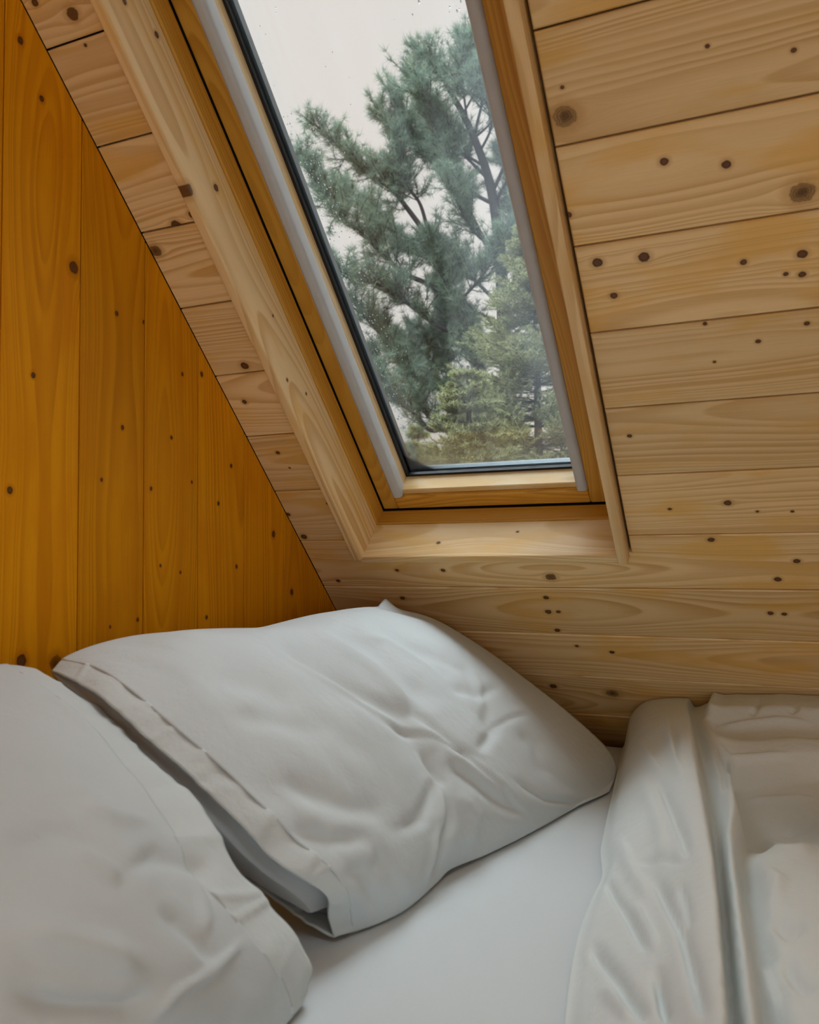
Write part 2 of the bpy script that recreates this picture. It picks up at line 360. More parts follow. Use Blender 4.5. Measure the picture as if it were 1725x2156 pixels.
for k in range(k0, k1):
    sa, sb = SEAM0 + PW * k, SEAM0 + PW * (k + 1)
    sb = min(sb, EAVE_S + 0.03)
    if sa < S0 - 0.02 and sb > S0 + 0.02:
        roof_plank(0.0, 2.35, sa, sb, True, (XL - LT + 0.003, XRR + LT + 0.005, S0 + 0.006)); roof_plank(2.352, XR, sa, sb, False)
    elif sb > S1 and sa < S0 - 0.02:
        roof_plank(0.0, XL - LT + 0.003, sa, sb, True); roof_plank(XRR + LT + 0.005, 2.35, sa, sb, True)
        roof_plank(2.352, XR, sa, sb, False)
    else:
        roof_plank(0.0, 2.35, sa, sb, True); roof_plank(2.352, XR, sa, sb, False)
e = 0.022
boxes('roof_structure', [(-0.25, XL - e, S1 - e, S0 + e, 0.019, 0.19), (XRR + e, XR + 0.2, S1 - e, S0 + e, 0.019, 0.19),
      (-0.25, XR + 0.2, S0 + e, EAVE_S + 0.35, 0.019, 0.19), (-0.25, XR + 0.2, RIDGE_S - 0.2, S1 - e, 0.019, 0.19)], M_DARK, ceil, ROOF_M)
# the opposite slope, behind the camera, with a roof window added for light (fill_window_3)
RSb = np.array([0, -math.cos(TH), -math.sin(TH)]); RNb = np.array([0, -math.sin(TH), math.cos(TH)])
ROOFB_M = Matrix([[-RX[i], RSb[i], RNb[i], RIDGE[i]] for i in range(3)] + [[0, 0, 0, 1]])   # local x runs to -x
LB = (EAVE_S - RIDGE_S)
bx0, bx1, bs0, bs1 = -3.30, -0.50, 2.55, 3.40
hx0, hx1, hs0, hs1 = -2.05, -1.00, 0.20, 0.80
boxes('rear_slope', [(-XR - 0.2, bx0, -0.1, LB + 0.3, 0, 0.19), (bx1, 0.25, -0.1, LB + 0.3, 0, 0.19), (bx0, bx1, bs1, LB + 0.3, 0, 0.19), (bx0, bx1, hs1, bs0, 0, 0.19),
      (bx0, bx1, -0.1, hs0, 0, 0.19), (bx0, hx0, hs0, hs1, 0, 0.19), (hx1, bx1, hs0, hs1, 0, 0.19)], M_ROOF, ceil, ROOFB_M)
for wn, lab, x0, x1, s0, s1 in (('fill_window_3', 'unseen low roof window added for light behind the camera', bx0, bx1, bs0, bs1), ('fill_window_4', 'unseen high roof window added for light behind the camera', hx0, hx1, hs0, hs1)):  # both out of view, added and placed for the light they give
    wo = empty(wn, ROOFB_M); tag(wo, lab, kind='structure')
    for nm, b in (('frame_rail', (x0, x1, s0, s0 + .06, .06, .12)), ('frame_rail', (x0, x1, s1 - .06, s1, .06, .12)), ('frame_stile', (x0, x0 + .06, s0 + .06, s1 - .06, .06, .12)), ('frame_stile', (x1 - .06, x1, s0 + .06, s1 - .06, .06, .12))):
        boxes(nm, [b], M_SASH, wo)
    boxes('glass_pane', [(x0 + .06, x1 - .06, s0 + .06, s1 - .06, .09, .094)], M_CLEAR, wo)

# left gable wall: vertical boards cut along the roof line
wall = empty('wall_left'); tag(wall, 'gable wall of vertical varnished pine boards, warm bounce light in their orange', kind='structure')
GAB = [(YB, -.05), (EAVE_Y, -.05), (EAVE_Y, 0.0), (RIDGE[1], RIDGE[2]), (YB, 0.0)]
mesh_obj('wall_backing', [(-.019, y, z) for y, z in GAB] + [(-.20, y, z) for y, z in GAB], [(0, 1, 2, 3, 4), (9, 8, 7, 6, 5)] + [(i, i + 5, (i + 1) % 5 + 5, (i + 1) % 5) for i in range(5)], M_DARK, wall)
WM = Matrix([[0, 0, -1, 0.0], [0, -1, 0, 0], [-1, 0, 0, 0], [0, 0, 0, 1]])
def roof_z(y):
    return min(CAM[2] - (y - C0) * math.tan(TH), CAM[2] - (2 * RIDGE[1] - y - C0) * math.tan(TH))
kn_wall = []
for px, py, r in WALL_KNOTS:
    p = at_x(px, py, 0.0); kn_wall.append((p[1], p[2], px_r(p, r, px, py)))
SEAMS = [0.837356, 0.983451, 1.128771, 1.273976, 1.420353, 1.56903, 1.71737]
while SEAMS[-1] < EAVE_Y: SEAMS.append(SEAMS[-1] + 0.1471)
while SEAMS[0] > YB: SEAMS.insert(0, SEAMS[0] - 0.1464)
for ya, yb in zip(SEAMS[:-1], SEAMS[1:]):
    a, b = max(ya + 0.0010, YB + .01), min(yb - 0.0010, EAVE_Y - .01); za, zb = roof_z(a), roof_z(b)
    if min(za, zb) < 0.03 or b - a < 0.02: continue
    top = [(za, a), (zb, b)]
    if a < RIDGE[1] < b: top = [(za, a), (RIDGE[2], RIDGE[1]), (zb, b)]
    cyy = (a + b) / 2; czz = 0.9 if min(za, zb) > 0.9 else 0.3
    # local x = -(z - czz), local y = -(y - cyy), local z = -x (into the wall)
    pts = [(0.0, b), (0.0, a)] + top
    poly = [(-(z - czz), -(y - cyy)) for z, y in pts]
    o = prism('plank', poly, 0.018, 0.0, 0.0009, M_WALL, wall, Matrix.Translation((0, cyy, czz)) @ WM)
    ks = [(-(z - czz), -(y - cyy), r) for y, z, r in kn_wall if a <= y <= b]
    ks.sort(key=lambda k: -k[2]); rr = random.Random(int(a * 999) + 11)
    set_knots(o, ks, 0 if ks else 3, ((-1.2, 0.3), (-0.06, 0.06)), rr)

# far gable with an unseen window added to light the room (fill_window_2)
wr = empty('wall_right'); tag(wr, 'gable wall behind the camera on the right', kind='structure')
gy0, gy1, gz0, gz1 = -1.15, 0.55, 0.35, 1.75
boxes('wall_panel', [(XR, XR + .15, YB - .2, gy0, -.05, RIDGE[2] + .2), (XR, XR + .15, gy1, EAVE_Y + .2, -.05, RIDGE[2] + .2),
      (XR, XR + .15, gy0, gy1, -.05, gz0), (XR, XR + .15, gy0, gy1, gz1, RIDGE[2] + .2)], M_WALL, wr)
win2 = empty('fill_window_2'); tag(win2, 'unseen gable window added for light behind the camera', kind='structure')
for nm, b in (('frame_rail', (XR + .02, XR + .1, gy0, gy1, gz0, gz0 + .06)), ('frame_rail', (XR + .02, XR + .1, gy0, gy1, gz1 - .06, gz1)),
              ('frame_stile', (XR + .02, XR + .1, gy0, gy0 + .06, gz0 + .06, gz1 - .06)), ('frame_stile', (XR + .02, XR + .1, gy1 - .06, gy1, gz0 + .06, gz1 - .06))):
    boxes(nm, [b], M_SASH, win2)
boxes('glass_pane', [(XR + .06, XR + .064, gy0 + .06, gy1 - .06, gz0 + .06, gz1 - .06)], M_CLEAR, win2)

# ------------------------------------------------------------------ the skylight (window_1), in roof coordinates
win = empty('window_1', ROOF_M); tag(win, 'pine roof window with deep lining and grey side rails', kind='structure')
def bar(name, x0, x1, s0, s1, h0, h1, mat, bev=0.002, along='s', parent=win):
    cx, cs, ch = (x0 + x1) / 2, (s0 + s1) / 2, (h0 + h1) / 2
    a, b, c = (x1 - x0) / 2, (s1 - s0) / 2, (h1 - h0) / 2
    if along == 's':      # local x runs along s so that the grain follows the length
        v, f = box_vf(-b, b, -a, a, -c, c); mw = Matrix.Translation((cx, cs, ch)) @ Matrix.Rotation(math.pi / 2, 4, 'Z')
    elif along == 'sh':   # a board standing on edge: broad face across h
        v, f = box_vf(-b, b, -c, c, -a, a)
        mw = Matrix.Translation((cx, cs, ch)) @ Matrix([[0, 0, 1, 0], [1, 0, 0, 0], [0, 1, 0, 0], [0, 0, 0, 1]])
    elif along == 'xh':
        v, f = box_vf(-a, a, -c, c, -b, b)
        mw = Matrix.Translation((cx, cs, ch)) @ Matrix([[1, 0, 0, 0], [0, 0, -1, 0], [0, 1, 0, 0], [0, 0, 0, 1]])
    else: v, f = box_vf(-a, a, -b, b, -c, c); mw = Matrix.Translation((cx, cs, ch))
    o = mesh_obj(name, v, f, mat, parent, mw=mw)
    if bev: bevel(o, bev)
    return o
HL, HF, HS = -0.020, 0.092, 0.139      # room edge of the lining, start of the fixed frame, start of the sash
S_B = S0
lb = bar('lining_board', XL - LT, XL, S1, S0 + LT * .2, HL, HF, M_ROOF, 0.0025, 'sh')
ks = []
for px, py, r in LINE_KNOTS:
    p = at_x(px, py, XL); s = (p - RO) @ RS; h = (p - RO) @ RN
    ks.append((s - (S1 + S0 + LT * .2) / 2, h - (HL + HF) / 2, px_r(p, r, px, py) * .9))
set_knots(lb, ks[:NK])
rb = bar('lining_board', XRR, XRR + LT, S1, S0 + LT * .75, HL - 0.004, HF, M_ROOF, 0.002, 'sh'); set_knots(rb, [])
sb_ = bar('sill_board', XL - LT * .4, XRR + LT * .6, S_B, S_B + LT, -0.012, HF, M_SKYLIT, 0.0015, 'xh'); set_knots(sb_, [(-0.11, -0.01, 0.004), (0.06, 0.02, 0.003)])
tb = bar('lining_board', XL, XRR, S1 - LT, S1, HL, HF, M_SKYLIT, 0.002, 'xh'); set_knots(tb, [])
# fixed frame behind the lining (slightly proud)
bar('frame_stile', XL - LT, XL + 0.0035, S1, S0, HF, HS - 0.003, M_SASH, 0.003, 'sh')
bar('frame_stile', XRR - 0.0035, XRR + LT, S1, S0, HF, HS - 0.003, M_SASH, 0.003, 'sh')
bar('frame_rail', XL - LT, XRR + LT, S_B - 0.0035, S_B + LT, HF, HS - 0.003, M_SASH, 0.003, 'xh')
bar('frame_rail', XL - LT, XRR + LT, S1 - LT, S1 + 0.0035, HF, HS - 0.003, M_SASH, 0.003, 'xh')
boxes('frame_back', [(XL - LT, XL + .0005, S1, S0, HS - 0.003, 0.225), (XRR - .0005, XRR + LT, S1, S0, HS - 0.003, 0.225), (XL - LT, XRR + LT, S0 - .0005, S0 + LT, HS - 0.003, 0.225), (XL - LT, XRR + LT, S1 - LT, S1, HS - 0.003, 0.225)], M_GASKET, win)
# opening sash
XI0, XI1, SI0, SI1 = 0.204, 0.612, -0.053, S1 + 0.06     # inner faces of the sash
HG = 0.205
for nm, a, b in (('sash_stile', XL + 0.0036, XI0 - 0.018), ('sash_stile', XI1 + 0.016, XRR - 0.006)):
    bar(nm, a, b, S1 + 0.01, S_B - 0.0048, HS, 0.205, M_SASH, 0.003, 's')
bar('sash_stile', XI0 - 0.018, XI0, S1 + 0.01, SI0 + .001, HS + 0.006, 0.222, M_SKYLIT, 0.0015, 'sh')
bar('sash_stile', XI1, XI1 + 0.016, S1 + 0.01, SI0 + .001, HS + 0.006, 0.222, M_SKYLIT, 0.0015, 'sh')
bar('sash_rail', XI0 - 0.018, XI1 + 0.0158, -0.040, S_B - 0.0048, HS, 0.205, M_SASH, 0.003, 'x')
bar('sash_rail', XI0 - 0.017, XI1 + 0.015, SI0, -0.040, HS + 0.010, 0.222, M_SKYLIT, 0.002, 'xh')
bar('sash_rail', XI0 - 0.018, XI1 + 0.0158, S1 + 0.01, SI1, HS, 0.222, M_SASH, 0.003, 'x')
# grey side rails of the blind, rounded towards the room
def rail(x0, x1, s0, s1, h0, h1):
    prof = []
    r = 0.009
    for cx, ch, a0 in ((x1 - r, h0 + r, -90), (x1 - .002, h1 - .002, 0), (x0 + .002, h1 - .002, 90), (x0 + r, h0 + r, 180)):
        rad = r if ch < (h0 + h1) / 2 else .002
        for k in range(6): a = math.radians(a0 + k * 18); prof.append((cx + rad * math.cos(a), ch + rad * math.sin(a)))
    n = len(prof); V = [(x, s0, h) for x, h in prof] + [(x, s1, h) for x, h in prof]
    F = [tuple(range(n)), tuple(range(2 * n - 1, n - 1, -1))] + [(i + n, (i + 1) % n + n, (i + 1) % n, i) for i in range(n)]
    o = mesh_obj('blind_rail', V, F, M_RAIL, win, True); tag(o, 'grey metal side rail of the blind')
    m = o.modifiers.new('edges', 'EDGE_SPLIT'); m.split_angle = math.radians(50); return o
rail(XI0 - 0.019, XI0 + 0.005, S1 + 0.07, -0.043, HS - 0.006, HS + 0.026)
rail(XI1 - 0.007, XI1 + 0.0165, S1 + 0.07, -0.043, HS - 0.006, HS + 0.022)
# black gasket, spacer and the two panes
g = 0.006
boxes('gasket', [(XI0, XI0 + g, SI1, SI0, HG - .010, HG - .001), (XI1 - g, XI1, SI1, SI0, HG - .010, HG - .001), (XI0, XI1, SI0 - g, SI0, HG - .010, HG - .001), (XI0, XI1, SI1, SI1 + g, HG - .010, HG - .001)], M_GASKET, win)
boxes('spacer_bar', [(XI0, XI0 + .011, SI1, SI0, HG + .004, HG + .018), (XI1 - .011, XI1, SI1, SI0, HG + .004, HG + .018), (XI0 + .011, XI1 - .011, SI0 - .008, SI0, HG + .004, HG + .018), (XI0 + .011, XI1 - .011, SI1, SI1 + .008, HG + .004, HG + .018)], M_SPACER, win)
boxes('glass_pane', [(XI0, XI1, SI1, SI0, HG, HG + .003)], M_GLASS, win)
boxes('glass_pane', [(XI0 - .01, XI1 + .01, SI1 - .01, SI0 + .01, HG + .019, HG + .022)], M_CLEAR, win)
boxes('flashing', [(XL - .05, XI0 - .0105, S1 - .05, S0 + .06, HG + .018, HG + .03), (XI1 + .0105, XRR + .05, S1 - .05, S0 + .06, HG + .018, HG + .03), (XI0 - .0105, XI1 + .0105, SI0 + .0105, S0 + .06, HG + .018, HG + .026), (XI0 - .0105, XI1 + .0105, S1 - .05, SI1 - .0105, HG + .018, HG + .03)], M_SHING, win)
# raindrops on the outer pane
def drops():
    V, F = [], []
    rs = np.random.RandomState(5); th = np.linspace(0, 2 * np.pi, 7)[:-1]
    def add(x, s, r):
        b = len(V); st = rs.uniform(.8, 1.7); top = HG + .022
        for k in th: V.append((x + r * math.cos(k), s + r * st * math.sin(k), top))
        for k in th: V.append((x + .6 * r * math.cos(k), s + .6 * r * st * math.sin(k), top + .45 * r))
        V.append((x, s, top + .6 * r))
        for i in range(6):
            j = (i + 1) % 6; F.append((b + i, b + j, b + 6 + j, b + 6 + i)); F.append((b + 6 + i, b + 6 + j, b + 12))
    for _ in range(430): add(XI0 + .012 + abs(rs.normal(0, .035)), rs.uniform(-.85, -.07), rs.uniform(.0005, .0018))
    for _ in range(120): add(XI1 - .015 - abs(rs.normal(0, .05)), rs.uniform(-1.15, -.93), rs.uniform(.0004, .002))
    for _ in range(260): add(rs.uniform(XI0 + .01, XI1 - .01), SI0 - .012 - abs(rs.normal(0, .03)), rs.uniform(.0005, .0014))
    for _ in range(160): add(rs.uniform(XI0 + .01, XI1 - .01), rs.uniform(-1.15, -.07), rs.uniform(.0004, .001))
    t = NT('raindrop'); gl = t.n('ShaderNodeBsdfGlass'); gl.inputs['IOR'].default_value = 1.33; gl.inputs['Roughness'].default_value = 0.05
    gl.inputs['Color'].default_value = rgb(.75, .80, .82)
    o = mesh_obj('raindrops', V, F, t.out(gl.outputs[0]), win, True); o['kind'] = 'stuff'
drops()

# ------------------------------------------------------------------ bed
def grid_faces(nu, nv, off=0, flip=False):
    i = np.arange(nu - 1)[:, None] * nv + np.arange(nv - 1)[None]; i = i.ravel() + off
    f = np.stack([i, i + nv, i + nv + 1, i + 1], 1); return f[:, ::-1] if flip else f

# --- mattress with fitted sheet
def make_mattress():
    root = empty('mattress', Matrix.Translation((1.05, 1.23, 0)))
    tag(root, 'mattress in a smooth white fitted sheet under the sloping ceiling', 'mattress')
    x0, x1, y0, y1 = 0.03, 2.05, 0.36, 2.085; nx, ny = 150, 190
    X, Y = np.meshgrid(np.linspace(x0, x1, nx), np.linspace(y0, y1, ny), indexing='ij'); x, y = X.ravel(), Y.ravel()
    ed = np.minimum(np.minimum(x - x0, x1 - x), np.minimum(y - y0, y1 - y))
    z = MT - 0.045 * (1 - np.clip(ed / 0.045, 0, 1)) ** 2.2
    P = np.stack([x, y, z], 1); q = to_px(P)
    z = z + strokes(q, SHEET_STROKES) + 0.0015 * vnoise(x * 9, y * 6)
    V = np.stack([x, y, z], 1); F = grid_faces(nx, ny)
    ring = [i * ny for i in range(nx)] + [(nx - 1) * ny + j for j in range(1, ny)] + [i * ny + ny - 1 for i in range(nx - 2, -1, -1)] + [j for j in range(ny - 2, 0, -1)]
    low = V[ring].copy(); low[:, 2] = 0.02; b = len(V); V = np.r_[V, low]; n = len(ring)
    F = [tuple(f) for f in F] + [(ring[(i + 1) % n], ring[i], b + i, b + (i + 1) % n) for i in range(n)]
    o = mesh_obj('fitted_sheet', V - np.array([1.05, 1.23, 0]), F, M_SHEET, root, True)
    boxes('mattress_core', [(x0 + .01 - 1.05, x1 - .01 - 1.05, y0 + .01 - 1.23, y1 - .01 - 1.23, 0.0, MT - .06)], M_SHEET, root)
SHEET_STROKES = [([(905,1870),(960,1935),(1020,2030),(1080,2156)], 34, -0.004, .2), ([(985,1830),(1050,1900),(1140,1990)], 40, -0.003, .2),
                 ([(860,1930),(905,2010),(940,2100)], 36, -0.003, .25), ([(1060,1790),(1090,1850),(1150,1930)], 30, 0.003, .3)]
make_mattress()

# --- pillows
def pillow_surface(ctrl, n, p0, uv):
    cu, cv = [], []
    for c in ctrl:
        if len(c) == 5: u, v, px, py, o = c; cv.append(at_plane(px, py, n, p0, o)); cu.append((u, v))
        else: cu.append((c[0], c[1])); cv.append(np.array(c[2]))
    return tps(np.array(cu) * np.array([1.5, 1.0]), np.array(cv), uv * np.array([1.5, 1.0]), 1e-4)
def normals(P, nu, nv):
    G = P.reshape(nu, nv, 3); du = np.gradient(G, axis=0); dv = np.gradient(G, axis=1); N = np.cross(du, dv)
    N /= np.linalg.norm(N, axis=2, keepdims=True) + 1e-12; return N.reshape(-1, 3)
def roof_clamp(P, m=0.004):
    h = (P - RO) @ RN; k = np.clip(h + m, 0, None); return P - k[:, None] * RN

def make_pillow(root, ctrl, n, p0, back, strk, noise, hem_u, open_end, face_sign, gain=1.6):
    nu, nv = 190, 130
    ul = np.linspace(0, 1, nu); vl = 0.5 - 0.5 * np.cos(np.linspace(0, np.pi, nv)) * 0.5 - 0.5 * (0.5 - np.linspace(0, 1, nv)) * 1.0
    vl = (vl - vl[0]) / (vl[-1] - vl[0])
    U, Vv = np.meshgrid(ul, vl, indexing='ij'); uv = np.stack([U.ravel(), Vv.ravel()], 1)
    T = pillow_surface(ctrl, n, p0, uv)
    Nn = normals(T, nu, nv) * face_sign; q = to_px(T)
    ramp = np.clip(np.minimum(np.minimum(uv[:, 1], 1 - uv[:, 1]) * 12, (1 - uv[:, 0]) * 12), 0, 1)
    d = gain * strokes(q, strk) * ramp + noise(uv[:, 0], uv[:, 1]) * ramp
    T = T + Nn * d[:, None]
    # back sheet: shares the long edges and the closed end, bows away behind the front
    Tg = T.reshape(nu, nv, 3); e0, e1 = Tg[:, :1], Tg[:, -1:]
    vv = vl[None, :, None]; Bk = e0 * (1 - vv) + e1 * vv
    bow = (np.sin(np.pi * np.clip(vl, 0, 1)) ** 0.6)[None, :, None] * np.clip((1 - ul) * 5, 0, 1)[:, None, None]
    Bk = Bk - n * back * bow
    last = Tg[-1]; wgt = np.clip((ul - 0.8) / 0.2, 0, 1)[:, None, None] ** 2
    Bk = Bk * (1 - wgt) + (last[None] + 0 * Bk) * wgt
    Bk = Bk.reshape(-1, 3); Bk[:, 2] = np.maximum(Bk[:, 2], MT + 0.004); Bk[:, 0] = np.maximum(Bk[:, 0], 0.012)
    T[:, 2] = np.maximum(T[:, 2], MT + 0.006); T[:, 0] = np.maximum(T[:, 0], 0.016)
    T = roof_clamp(T); Bk = roof_clamp(Bk)
    return T, Bk, uv, nu, nv, ul, vl

def sheet_part(name, G, mat, parent, thick=0.0022, origin=None):
    nu, nv = G.shape[:2]; V = G.reshape(-1, 3) - origin
    o = mesh_obj(name, V, grid_faces(nu, nv), mat, parent, True)
    if thick:
        m = o.modifiers.new('cloth', 'SOLIDIFY'); m.thickness = thick; m.offset = 0
    return o

# propped pillow in the middle
B_ = at_z(715, 1965, MT + .008); C_ = at_z(1295, 1625, MT + .014); A_ = at_x(110, 1400, 0.10)
n2 = np.cross(C_ - B_, A_ - B_); n2 /= np.linalg.norm(n2); n2 *= np.sign(n2[2])
P2 = [(0,0,705,1972,.006),(0,.06,692,1930,.035),(0,.13,690,1890,.066),(0,.25,600,1828,.088),(0,.5,430,1662,.102),(0,.75,258,1508,.088),(0,.9,165,1436,.05),(0,1,108,1412,0),
 (.05,0,742,1962,.004),(.05,.13,722,1868,.075),(.05,.25,650,1795,.095),(.05,.5,475,1628,.112),(.05,.75,302,1480,.098),(.05,.9,200,1408,.058),(.05,1,128,1390,.004),
 (.3,0,868,1918,0),(.3,.1,855,1850,.055),(.3,.25,795,1725,.10),(.3,.5,645,1540,.135),(.3,.75,480,1400,.125),(.3,.9,395,1332,.09),(.3,1,350,1332,.02),
 (.5,0,945,1832,0),(.5,.1,945,1775,.045),(.5,.25,890,1660,.085),(.5,.5,770,1490,.125),(.5,.75,640,1370,.115),(.5,.9,575,1322,.075),(.5,1,545,1322,.015),
 (.75,0,1110,1768,0),(.75,.1,1095,1715,.035),(.75,.25,1050,1610,.07),(.75,.5,930,1460,.09),(.75,.75,820,1345,.075),(.75,.9,750,1298,.045),(.75,1,700,1288,.008),
 (.9,0,1212,1710,0),(.9,.1,1195,1672,.025),(.9,.25,1155,1575,.045),(.9,.5,1050,1440,.052),(.9,.75,925,1335,.045),(.9,.9,850,1296,.025),(.9,1,790,1280,.004),
 (1,0,1284,1688,0),(1,.1,1298,1612,0),(1,.25,1248,1545,.002),(1,.5,1105,1428,.004),(1,.75,960,1328,.002),(1,.9,880,1292,0),(1,.96,836,1280,0),(.96,1,792,1283,.002),(1,1,812,1260,0)]
PST2 = [
 ([(563,1356),(678,1419),(782,1476),(900,1544)], 9, -.0035, .25), ([(575,1340),(690,1402),(795,1460),(905,1522)], 9, .003, .25), ([(800,1377),(880,1500),(960,1570),(1041,1618)], 8, .0035, .25),
 ([(800,1500),(896,1543),(977,1586),(1060,1660),(1122,1731)], 8, .005, .2, .4), ([(800,1334),(907,1377),(977,1414),(1041,1500)], 9, .003, .3), ([(1122,1500),(1070,1515),(1025,1540)], 6, .003, .3), ([(1150,1530),(1200,1515)], 6, .002, .4),
 ([(880,1565),(923,1656),(934,1736),(891,1881)], 8, -.0045, .2), ([(895,1560),(940,1650),(950,1736),(910,1870)], 9, .0035, .2), ([(1068,1629),(1149,1683),(1261,1699)], 7, .0035, .3), ([(985,1400),(1010,1450),(1020,1500)], 6, -.003, .3),
 ([(730,1330),(820,1352),(900,1400),(960,1450)], 6, -.0025, .3), ([(480,1500),(600,1520),(700,1560)], 22, .003, .3), ([(420,1420),(540,1440),(640,1500)], 26, .004, .3),  # folds running from the top corner down across the face
 ([(560,1330),(660,1375),(760,1440),(850,1510),(905,1590),(935,1680)], 26, .010, .2, .25),
 ([(700,1310),(790,1370),(870,1440),(930,1500)], 20, .007, .25, .2), ([(640,1320),(760,1385),(840,1450),(890,1510)], 12, -.006, .25),
 ([(760,1300),(850,1345),(940,1420),(1000,1480)], 16, .005, .3), ([(930,1590),(1000,1640),(1060,1690),(1120,1725)], 14, .006, .25, .3),
 ([(860,1520),(950,1575),(1030,1640),(1100,1690)], 12, -.005, .25), ([(560,1620),(640,1660),(740,1700),(830,1720)], 24, .005, .3),
 ([(600,1740),(700,1770),(800,1760)], 20, .004, .3), ([(820,1760),(890,1720),(925,1640),(900,1570)], 16, .005, .3), ([(700,1850),(780,1830),(840,1800)], 20, .0025, .3),
 ([(1010,1480),(1040,1540),(1000,1590)], 12, .005, .3), ([(1080,1530),(1130,1570),(1160,1640)], 14, .004, .3), ([(940,1440),(1010,1465),(1060,1440)], 10, .004, .3),
 ([(900,1880),(930,1790),(945,1700)], 12, .005, .3), ([(960,1660),(1000,1720),(990,1790)], 14, -.004, .3), ([(1140,1600),(1200,1650),(1250,1680)], 14, .004, .3)]
def noise2(u, v): return 0.0028 * vnoise(u * 7 + 3, v * 5 + 1) + 0.0022 * vnoise(u * 17 + v * 6, v * 9 - u * 7)
pil2 = empty('pillow', Matrix.Translation(tuple(B_)))
tag(pil2, 'white pillow propped against the wall below the skylight, its open end showing the filling', 'pillow', 'pillows at the head of the bed')
T, Bk, uv, nu, nv, ul, vl = make_pillow(pil2, P2, n2, B_, 0.035, PST2, noise2, .05, True, -1)
hn = int(.052 * (nu - 1)) + 1
Tg, Bg = T.reshape(nu, nv, 3), Bk.reshape(nu, nv, 3)
def case(root, Tg, Bg, hn, org, sgn):
    # closed tube: front, then back in reverse order; open at u = 0
    loop = np.concatenate([Tg, Bg[:, ::-1][:, 1:-1], Tg[:, :1]], 1)
    c = sheet_part('pillowcase', loop[hn:], M_CASE, root, 0.0016, org)
    hl = loop[:hn + 2].copy(); L = np.arange(hl.shape[1])
    V = hl.copy(); nrm = normals(V.reshape(-1, 3), V.shape[0], V.shape[1]).reshape(V.shape) * sgn
    ph = np.cumsum(np.r_[0, np.linalg.norm(np.diff(V[0], axis=0), axis=1)])
    rw = np.arange(V.shape[0])[:, None] / (V.shape[0] - 1)
    ctr = np.random.RandomState(len(ph)).uniform(0, ph[-1], 46); amp_ = np.random.RandomState(2).uniform(-.0028, .0015, 46); sl_ = np.random.RandomState(4).uniform(-.02, .02, 46); wd_ = np.random.RandomState(6).uniform(.0035, .007, 46)
    puck = 0.002 * vnoise(ph * 30, ph * 0)[None] + 0 * rw
    for c_, a_, q_, w_ in zip(ctr, amp_, sl_, wd_): puck = puck + a_ * np.exp(-((ph[None] - c_ - q_ * (rw - .5)) / w_) ** 2) * sstep(0, .4, rw + .25)
    V = V + nrm * (0.0018 + puck)[..., None]
    V[..., 2] = np.maximum(V[..., 2], MT + .002)
    hm = sheet_part('hem', V, M_HEM, c, 0.003, org); tag(hm, 'stitched hem band of the pillowcase')
    return c, hm
case(pil2, Tg, Bg, hn, B_, -1)
# filling seen in the mouth of the case
def insert(root, Tg, Bg, ul, org, v0, v1, out, u_to=0.5):
    nu_, nv_ = 60, 70; nv = Tg.shape[1]; iv = np.linspace(nv * v0, nv * v1, nv_).astype(int); vt = np.linspace(0, 1, nv_)
    dirv = Tg[0] - Tg[8]; dirv = (dirv / np.linalg.norm(dirv, axis=1, keepdims=True))[iv]; lens = (np.sin(np.pi * vt) ** .5)[:, None]; thin = (1 - 1.1 * vt ** 3)[:, None]
    rows = []
    for k in range(nu_):
        a = k / (nu_ - 1); an = min(a / .45, 1) * math.pi / 2; f = math.sin(an) ** .8; push = out * math.cos(an) ** 1.5
        u = max(0, (a - .15) / .85) * u_to; i = int(u * (len(ul) - 1)); t = Tg[i][iv]; b = Bg[i][iv]; mid = t * .45 + b * .55
        top = mid + (t - mid) * (f * .95) * lens * (1 - .22 * vt[:, None] ** 3); bot = mid + (b - mid) * (f * .93) * lens
        rows.append(np.concatenate([top + dirv * push * lens * thin, (bot + dirv * push * lens * thin)[::-1]], 0))
    G = np.array(rows); G = np.concatenate([G, G[:, :1]], 1); G[..., 2] = np.maximum(G[..., 2], MT + .006)
    return sheet_part('pillow_filling', G, M_INS, root, 0, org)
ins = insert(pil2, Tg, Bg, ul, B_, .14, .97, 0.012); tag(ins, 'smooth grey-white filling visible in the open case')

# pillow at the left front
B1 = at_z(652, 2075, MT + .012); E1 = np.array([0.56, -0.06, MT + .012]); A1 = at_x(60, 1402, 0.09)
n1 = np.cross(E1 - B1, A1 - B1); n1 /= np.linalg.norm(n1); n1 *= np.sign(n1[2])
F1 = np.array([0.09, -0.05, A1[2]])
P1 = [(0,0,648,2088,.004),(0,.06,660,2045,.022),(0,.13,640,2000,.04),(0,.22,600,1935,.058),(0,.35,540,1868,.075),(0,.5,480,1795,.085),(0,.65,405,1672,.085),(0,.8,305,1582,.07),(0,.9,215,1490,.045),(0,.96,135,1442,.028),(0,1,70,1404,.004),
 (.07,0,620,2135,.002),(.07,.22,545,1985,.072),(.07,.35,470,1905,.092),(.07,.5,405,1815,.105),(.07,.65,330,1690,.105),(.07,.8,235,1572,.09),(.07,.9,140,1478,.06),(.07,1,20,1398,.004),
 (.3,.2,380,2120,.10),(.3,.35,280,2010,.135),(.3,.5,200,1870,.15),(.3,.65,125,1725,.15),(.3,.8,30,1590,.13)]
for u in (.3, .55, .8, 1.0):
    e = E1 * u + B1 * (1 - u); t = F1 * u + A1 * (1 - u); k = math.sin(math.pi * min(1, (1 - u) * 1.6) / 2) ** .6 if u < 1 else 0
    for v in (0, .2, .5, .8, 1):
        if u == .3 and v not in (0, 1): continue
        P1.append((u, v, e * (1 - v) + t * v + n1 * .15 * k * (math.sin(math.pi * v) ** .6 if 0 < v < 1 else 0)))
